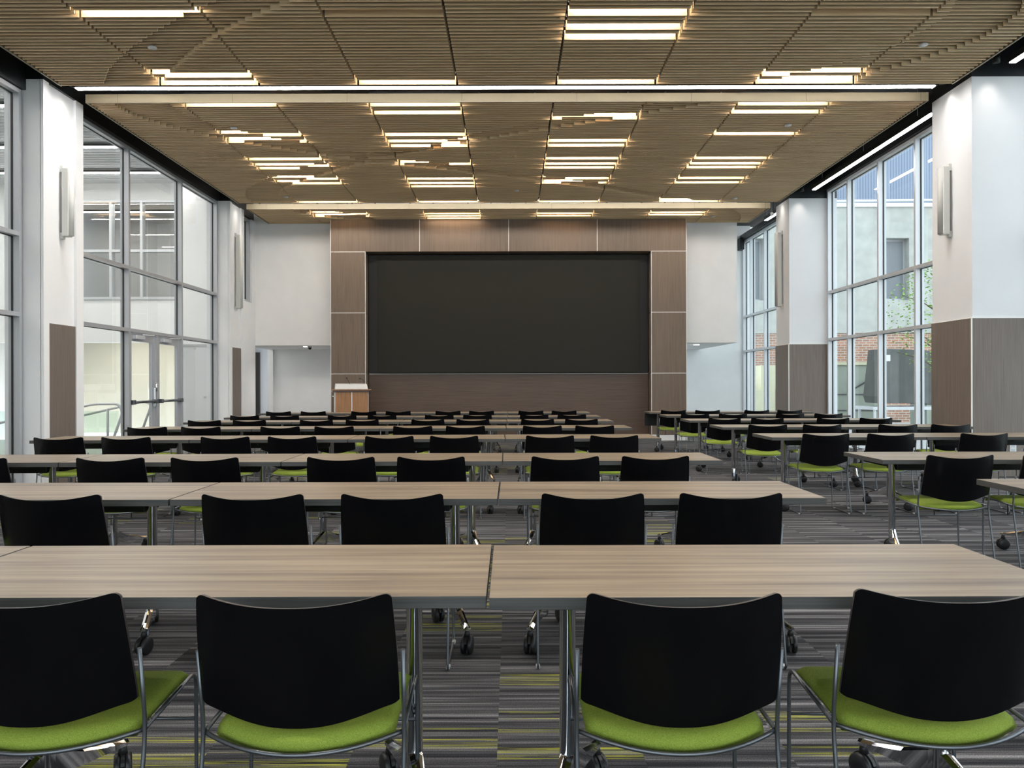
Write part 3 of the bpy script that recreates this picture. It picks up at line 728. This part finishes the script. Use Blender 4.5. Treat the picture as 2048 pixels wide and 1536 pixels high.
# ------------------------------------------------------------------ tables
def caster_bm(yaw):
    bm = B()
    for s in (-1, 1):
        lathe(bm, [(.012, s*.006), (.038, s*.006), (.042, s*.010), (.042, s*.021), (.036, s*.026), (.012, s*.027)], (0, 0, .042), 'x', 22)
    # hood over the wheels
    rings = []
    for xx in (-.006, .006):
        rings.append([(xx, .045*math.cos(a), .042+.045*math.sin(a)) for a in [R(20+14*i) for i in range(11)]]+[(xx, -.02, .042), (xx, .02, .03)])
    loft(bm, rings, smooth=False)
    lathe(bm, [(.016, .078), (.013, .100), (.009, .112)], (0, .0, 0), n=12)
    bmesh.ops.rotate(bm, verts=bm.verts, cent=(0, 0, 0), matrix=Matrix.Rotation(R(yaw), 3, 'Z'))
    return bm
TW, TD = 1.524, .62
def make_table(yaw, modesty=False):
    t = thing('training_table', 'x', 'table')
    hx, hy = TW/2-.004, TD/2
    q = B(); box(q, -hx, hx, -hy, hy, .708, .7390, .0015, mi=0)
    for f in q.faces:
        f.material_index = 1 if abs(f.normal.z) < .5 else 0
    q.normal_update()
    for f in q.faces: f.material_index = 1 if abs(f.normal.z) < .5 else 0
    obj('tabletop', q, [M['table'], M['tedge']], t)
    q = B(); box(q, -.515, .515, -.03, .13, .634, .711, .004); obj('power_tray', q, M['tray'], t)
    obj('outlet_plate', bx(-.44, -.30, -.034, -.029, .672, .70), M['outlet'], t)
    obj('outlet_plate', bx(.28, .42, -.034, -.029, .672, .70), M['outlet'], t)
    q = B(); cyl(q, (-.19, -.038, .67), (-.19, -.029, .67), .009, 10); obj('knob', q, M['outlet'], t)
    for s in (-1, 1):
        q = B(); lathe(q, [(.015, .10), (.0235, .115), (.0235, .70), (.03, .702), (.03, .7118)], (s*.54, .0, 0), n=20)
        leg = obj('leg', q, M['chrome'], t)
        q = B(); box(q, s*.54-.05, s*.54+.05, -.2, .2, .700, .7118, .002); obj('bracket', q, M['tray'], leg)
        for yy, dx in ((-.245, .074), (.245, -.11)):
            q = B(); a = Vector((s*.54, 0)); e = Vector((s*(.54+dx), yy)); d = (e-a).normalized(); nrm = Vector((-d.y, d.x))
            rings = []
            for f, wd, z0, z1 in ((.02, .020, .115, .215), (.10, .019, .120, .208), (.45, .016, .118, .165), (.85, .015, .112, .135), (1.0, .017, .110, .128), (1.06, .010, .112, .124)):
                p = a+(e-a)*f
                rings.append([(p.x-nrm.x*wd, p.y-nrm.y*wd, z0), (p.x+nrm.x*wd, p.y+nrm.y*wd, z0), (p.x+nrm.x*wd, p.y+nrm.y*wd, z1-.008), (p.x+nrm.x*wd*.25, p.y+nrm.y*wd*.25, z1), (p.x-nrm.x*wd*.25, p.y-nrm.y*wd*.25, z1), (p.x-nrm.x*wd, p.y-nrm.y*wd, z1-.008)])
            loft(q, rings, smooth=False)
            ft = obj('foot', q, M['chrome'], t)
            obj('caster', caster_bm(yaw+(25 if yy > 0 else -10)), M['plastic'], ft, (e.x, e.y, 0))
    if modesty:
        obj('modesty_panel', bx(-.745, .745, .26, .275, .46, .70), M['tray'], t)
    return t
# rows: (table centre Y, row angle, chair Y)
LROWS = [(2.23, .2, 1.78), (3.865, 0, 3.40), (5.60, .4, 5.14), (7.76, 1.0, 7.21), (9.54, 1.0, 8.93), (11.22, 1.0, 10.59), (12.75, 1.0, 12.2), (14.45, 1.0, 13.97)]
RROWS = {2: (3.93, None), 3: (5.62, 5.165), 4: (7.86, 7.40), 5: (9.62, 9.03), 6: (11.34, 10.75), 7: (12.98, 12.38), 8: (14.54, 14.02)}
word = {1: 'first', 2: 'second', 3: 'third', 4: 'fourth', 5: 'fifth', 6: 'sixth', 7: 'seventh', 8: 'last'}
XS = -.06
pt = {}
def place_table(x, y, a, label, kind, group):
    if kind not in pt: pt[kind] = make_table(*{'L': (0, False), 'R': (58, False), 'RM': (58, True), 'LM': (10, True)}[kind]); o = pt[kind]
    else: o = copy_tree(pt[kind])
    o.location = (x, y, 0); o.rotation_euler = (0, 0, R(a)); o['label'] = label; o['group'] = group
tnames = ['right end table', 'second table from the right end', 'third table from the right end', 'table at the window end']
for r, (yc, a, yk) in enumerate(LROWS, 1):
    for k in range(3 if r < 3 else 4):
        x = XS+TW/2-k*TW; y = yc+(x-XS)*math.tan(R(a))
        nm = ['right end beside the aisle', 'second from the aisle', 'third from the aisle', 'left end by the glass'][k]
        place_table(x, y + (.004 if k else -.012)*(r == 1), a, 'brown folding table, left block, %s row from camera, %s' % (word[r], nm), 'LM' if r == 8 else 'L', 'wheeled tables of the left block')
XRT = 2.565
for r, (yc, yk) in RROWS.items():
    for k in range(1 if r < 4 else 2):
        x = XRT+TW/2+k*1.522
        nm = ['end beside the aisle', 'end by the windows'][k]
        place_table(x, yc, 0, 'grey brown table, right block, %s row from camera, %s' % (word[r], nm), 'RM' if r == 8 else 'R', 'wheeled tables of the right block')
chair0 = make_chair(); first = [True]
def place_chair(x, y, a, label, group):
    if first[0]: o = chair0; first[0] = False
    else: o = copy_tree(chair0)
    o.location = (x, y, 0); o.rotation_euler = (0, 0, R(a)); o['label'] = label; o['group'] = group
CX = [.973, .366, -.53, -1.14, -2.045, -2.67, -3.58, -4.20]
visible = {1: 4, 2: 6, 3: 8, 4: 8, 5: 8, 6: 8, 7: 8, 8: 8}
cw = ['nearest the aisle', 'second from the aisle', 'third from the aisle', 'fourth from the aisle', 'fifth from the aisle', 'sixth from the aisle', 'second from the glass', 'nearest the glass']
special = {(1, 0): (1.035, 1.81, -1.0), (1, 1): (.40, 1.78, 0), (1, 2): (-.502, 1.78, .6), (1, 3): (-1.136, 1.79, 1.2)}
for r, (yc, a, yk) in enumerate(LROWS, 1):
    for k in range(visible[r]):
        x = CX[k]; y = yk+(x-XS)*math.tan(R(a)); ang = a+rnd.uniform(-.8, .8)
        x += rnd.uniform(-.006, .006)
        if (r, k) in special: x, y, ang = special[(r, k)]
        place_chair(x, y, ang, 'black chair with lime seat, left block, %s row from camera, %s' % (word[r], cw[k]), 'black and lime chairs of the left block')
RX = [[], [], [], [3.02, 3.67], [3.035, 3.66, 4.56, 5.2], [3.02, 3.66, 4.55, 5.17], [2.99, 3.59, 4.51, 5.11], [2.97, 3.58, 4.50, 5.12], [2.965, 3.59, 4.49, 5.09]]
rw = ['first from the aisle', 'second from the aisle', 'third from the aisle', 'fourth from the aisle']
for r in range(3, 9):
    for k, x in enumerate(RX[r]):
        place_chair(x, RROWS[r][1], rnd.uniform(-1, 1), 'black chair with lime seat, right block, %s row from camera, %s' % (word[r], rw[k]), 'black and lime chairs of the right block')

# ------------------------------------------------------------------ lobby beyond the left glass
struct('floor_lobby', bx(-12.2, -6.11, -3, 18.0, -.06, -.002), M['lobbyfloor'])
bm = B(); box(bm, -12.4, -12.2, -3, 21, 0, 6.1); box(bm, -12.4, -6.2, -3.2, -3, 0, 6.1)
box(bm, -7.35, -6.2, 16.9, 18.2, 0, 6.0)
box(bm, -12.2, -7.35, 18.0, 18.2, 2.27, 3.3); box(bm, -12.2, -7.35, 18.0, 18.2, 5.6, 6.1)
box(bm, -12.2, -10.2, 18.0, 18.2, 3.3, 5.6); box(bm, -7.75, -7.35, 18.0, 18.2, 0, 6.0)
struct('wall_lobby', bm, M['white2'])
bm = B(); box(bm, -12.2, -7.75, 20.4, 20.6, 0, 2.6); box(bm, -7.85, -7.75, 18.2, 20.6, 0, 2.6)
struct('wall_lobby_recess', bm, M['cream'])
bm = B(); box(bm, -12.2, -6.2, -3, 18.2, 6.0, 6.1)
for i in range(60): box(bm, -12.2, -6.25, 8+i*.16, 8.02+i*.16, 5.94, 6.0)
struct('ceiling_lobby', bm, M['white'])
bm = B(); box(bm, -12.2, -7.75, 21.5, 21.6, 2.6, 6.1); box(bm, -12.2, -7.75, 18.2, 21.6, 2.6, 2.7); box(bm, -12.2, -7.4, 18.2, 21.6, 6.0, 6.1); box(bm, -7.75, -7.6, 18.2, 21.5, 2.7, 6.0)
struct('wall_upper_room', bm, plain('upper_room_grey', (.33, .325, .32), .7))
q = B()
for x in (-10.2, -9.35, -8.63, -7.78): box(q, x-.03, x+.03, 17.95, 18.1, 3.3, 5.6)
for z in (3.3, 4.41, 5.57): box(q, -10.2, -7.78, 17.957, 18.093, z-.03, z+.03)
w = struct('window_9', q, M['alu2'])
for x0, x1 in ((-10.17, -9.38), (-9.32, -8.66), (-8.60, -7.81)):
    for z0, z1 in ((3.33, 4.38), (4.44, 5.54)): obj('pane', bx(x0, x1, 18.03, 18.04, z0, z1), M['glass_l'], w)
def lobby_light(x0, x1, y, z, label):
    o = tag(obj('linear_light', bx(x0, x1, y-.05, y+.05, z+.001, z+.05), M['tray']), label, 'ceiling light', 'lobby lights')
    obj('diffuser', bx(x0+.01, x1-.01, y-.045, y+.045, z-.01, z), M['lobby_led'], o)
for i, yy in enumerate((2, 5, 8, 10.5, 12.6, 14.8, 16.6)):
    lobby_light(-11.6, -7.0, yy, 5.86, 'white line of light under the lobby ceiling behind the glass, %s from the camera' % ordw[i])
for i, yy in enumerate((18.9, 20.1)):
    lobby_light(-11.5, -8.2, yy, 5.8, ('nearer', 'farther')[i]+' white line of light in the upper room behind the lobby windows')
tag(obj('light_panel', bx(-2, 0, -.3, .3, -.01, 0), M['alcove_led'], None, (-8.6, 19.3, 2.55)), 'flat light in the cream recess behind the lobby', 'ceiling light')
# pale door in the lobby white wall
d = struct('door_4', bx(-7.25, -6.62, 16.86, 16.9, 0, 2.1), M['white'])
obj('door_frame', (lambda q: (box(q, -7.31, -7.25, 16.85, 16.9, 0, 2.16), box(q, -6.62, -6.56, 16.85, 16.9, 0, 2.16), box(q, -7.25, -6.62, 16.85, 16.9, 2.1, 2.16), q)[3])(B()), M['alu'], d)
obj('door_handle', bx(-6.72, -6.68, 16.8, 16.86, .98, 1.02), M['chrome'], d)
# handrail and glass guard
t = thing('handrail', 'curved stainless handrail with glass guard behind the lobby glass', 'handrail', (-6.9, 13.2, 0))
q = B(); tube(q, round_path([(-1.9, 0, .62), (-.25, 0, .945), (.16, 0, .945), (.23, 0, .80), (-.05, 0, .02)], [.12, .08, .08], 6), .022, 10); obj('rail', q, M['alu2'], t)
q = B(); cyl(q, (-.06, .06, 0), (-.06, .06, .86), .02, 10); cyl(q, (-1.3, .06, 0), (-1.3, .06, .7), .02, 10); obj('post', q, M['alu'], t)
obj('guard_glass', bx(-2.2, .1, .1, .112, .02, .82), glass('green_glass', (.86, .93, .90), 1), t)
t = thing('handrail', 'second stainless handrail seen through the glass doors', 'handrail', (-7.25, 14.6, 0))
q = B(); tube(q, round_path([(-1.2, 0, .62), (.28, 0, .96), (.42, 0, .90), (.1, 0, .02)], [.12, .08], 6), .022, 10); obj('rail', q, M['alu2'], t)

# ------------------------------------------------------------------ outside the right windows
struct('ground', (lambda q: (box(q, 6.63, 40, -30, 60, -.12, -.02), box(q, -30, 6.63, -30, YB-.21, -.12, -.02), q)[2])(B()), M['ground'])
t = thing('concrete_building', 'pale concrete building with brick base and dark windows beyond the right glazing', 'building', (13, 25, 0))
wins = [(-5.45, -4.75), (-3.3, -2.46), (-.85, -.02), (2.0, 2.9)]
q = B(); xs = -6.5
for a, b in wins:
    box(q, xs, a, 0, .5, 2.9, 7.0); box(q, a, b, 0, .5, 2.9, 3.97); box(q, a, b, 0, .5, 5.99, 7.0); xs = b
box(q, xs, 8, 0, .5, 2.9, 7.0); obj('concrete_wall', q, M['concrete'], t)
obj('brick_base', bx(-6.5, 8, .04, .5, -.02, 2.9), M['brick'], t)
obj('parapet', bx(-6.6, 8, -.06, .6, 7.0, 7.12), M['white'], t)
for a, b in wins: 
    f = obj('window', bx(a, b, .30, .36, 3.97, 5.99), M['alu'], t)
    obj('pane', bx(a+.06, b-.06, .285, .30, 4.05, 5.93), plain('dull_window', (.16, .18, .20), .3) if a == wins[0][0] else bpy.data.materials['dull_window'], f)
t = thing('metal_roof_wall', 'blue grey corrugated metal wall above the concrete building', 'building', (13, 29, 0))
obj('siding', bx(-9, 9, 0, .3, 6.9, 13), M['siding'], t)
q = B(); cyl(q, (-9, -.3, 8.0), (9, -.3, 8.15), .05, 10); obj('white_pipe', q, M['white'], t)
t = thing('utility_cabinet', 'long sage grey metal cabinet outside beyond the right windows', 'cabinet', (9.75, 21.6, 0))
obj('body', bx(-.62, .75, 0, 1.1, .0, 1.78), M['cabinet'], t); obj('lid', bx(-.66, .78, -.05, 1.15, 1.78, 1.86), M['box'], t)
q = B()
for z in (.5, .95): box(q, -.6, .73, -.01, 0, z-.02, z+.02)
obj('seam', q, M['crate'], t)
q = B(); tube(q, [(-.3, -.03, 1.0), (.3, -.03, 1.35)], .02, 8); obj('lever', q, M['plastic'], t)
t = thing('covered_crate', 'tall dark grey crate with slanted side outside the right windows', 'crate', (9.45, 18.6, 0))
q = B(); prism(q, [(-.55, .95), (-.50, .78), (.75, .78), (.75, 2.05), (-.28, 2.10), (-.42, 2.1)], 0, .8); obj('body', q, M['crate'], t)
q = B(); box(q, -.7, .9, -.05, .9, .62, .70); box(q, -.65, -.6, 0, .05, -.02, .62); box(q, .82, .87, 0, .05, -.02, .62); box(q, -.65, -.6, .8, .85, -.02, .62); obj('trailer', q, M['alu2'], t)
q = B(); box(q, -.5, -.3, -.06, -.055, .1, .25); box(q, -.5, -.3, -.06, -.055, .3, .45); box(q, -.36, -.26, -.01, -.002, 1.8, 1.95); obj('paper_label', q, M['paper'], t)
t = thing('covered_crate', 'second grey crate standing just right of the slanted one outside', 'crate', (10.9, 19.2, 0))
obj('body', bx(-.5, .6, 0, .8, .72, 2.06), M['crate'], t); obj('stand', bx(-.5, .6, 0, .8, -.02, .72), M['cabinet'], t); obj('pale_board', bx(-.35, -.15, -.03, -.001, .2, 1.2), M['box'], t)
for i, (x, y, w_, z, l) in enumerate(((7.75, 23.6, .75, 1.1, 'lower'), (8.0, 23.7, .55, .75, 'upper'))):
    o = tag(obj('storage_box', bx(-w_/2, w_/2, 0, .8, 0, z), M['box'], None, (x, y, -.02 if i == 0 else 1.08)), 'cream storage box, %s of the two stacked outside beyond the far right window' % l, 'box', 'cream boxes outside')
# tree
t = thing('young_tree', 'young leafy green tree outside the right windows', 'tree', (9.3, 16.5, 0))
q = B(); tube(q, [(0, 0, -.02), (.03, .02, 1.2), (-.02, 0, 2.4), (.0, .03, 3.6)], [.05, .04, .028, .01], 10)
for a, z, l in ((2.6, 1.5, .9), (3.3, 2.0, 1.1), (.4, 2.2, .8), (1.5, 1.8, .8), (5, 2.5, .7), (3.0, 2.7, .8), (2.2, 1.9, .9)):
    tube(q, [(0, 0, z), (math.cos(a)*l*.5, math.sin(a)*l*.5, z+.3), (math.cos(a)*l, math.sin(a)*l, z+.45)], [.02, .012, .004], 6)
obj('trunk', q, M['bark'], t)
q = B(); rr = random.Random(3)
for i in range(2600):
    th, ph = rr.uniform(0, 2*math.pi), math.acos(rr.uniform(-1, 1)); rad = rr.uniform(.35, 1)**.5
    c = Vector((math.sin(ph)*math.cos(th)*1.15*rad, math.sin(ph)*math.sin(th)*1.15*rad, 2.75+math.cos(ph)*1.25*rad))
    if math.sin(c.x*4.1+c.z*3.3)*math.sin(c.y*3.7+c.z*2.9) < -.25: continue
    d = Vector((rr.uniform(-1, 1), rr.uniform(-1, 1), rr.uniform(-.6, .3))).normalized(); s = d.cross(Vector((rr.uniform(-1, 1), rr.uniform(-1, 1), 1))).normalized()
    l = rr.uniform(.04, .07); ww = l*.42
    vs = [q.verts.new(c), q.verts.new(c+d*l*.5+s*ww), q.verts.new(c+d*l), q.verts.new(c+d*l*.5-s*ww)]
    q.faces.new(vs)
obj('foliage', q, M['leaf'], t)

# ------------------------------------------------------------------ world and sun
w = bpy.data.worlds.new('sky'); scene.world = w; w.use_nodes = True
bg = w.node_tree.nodes['Background']
bg.inputs['Color'].default_value = (.84, .92, 1.0, 1); bg.inputs['Strength'].default_value = 1.2

# ------------------------------------------------------------------ camera
cam = bpy.data.cameras.new('camera'); cam.lens = 27.0; cam.sensor_width = 36.0
cam.shift_x = .0012; cam.clip_start = .05; cam.clip_end = 200
co = bpy.data.objects.new('camera', cam); C.objects.link(co)
co.location = (0, 0, 1.27); co.rotation_euler = (R(90), .0025, 0)
scene.camera = co
vs = scene.view_settings
scene.display_settings.display_device = 'sRGB'
vs.view_transform = 'Standard'; vs.look = 'None'; vs.gamma = 1; vs.use_curve_mapping = False
vs.exposure = 1.35
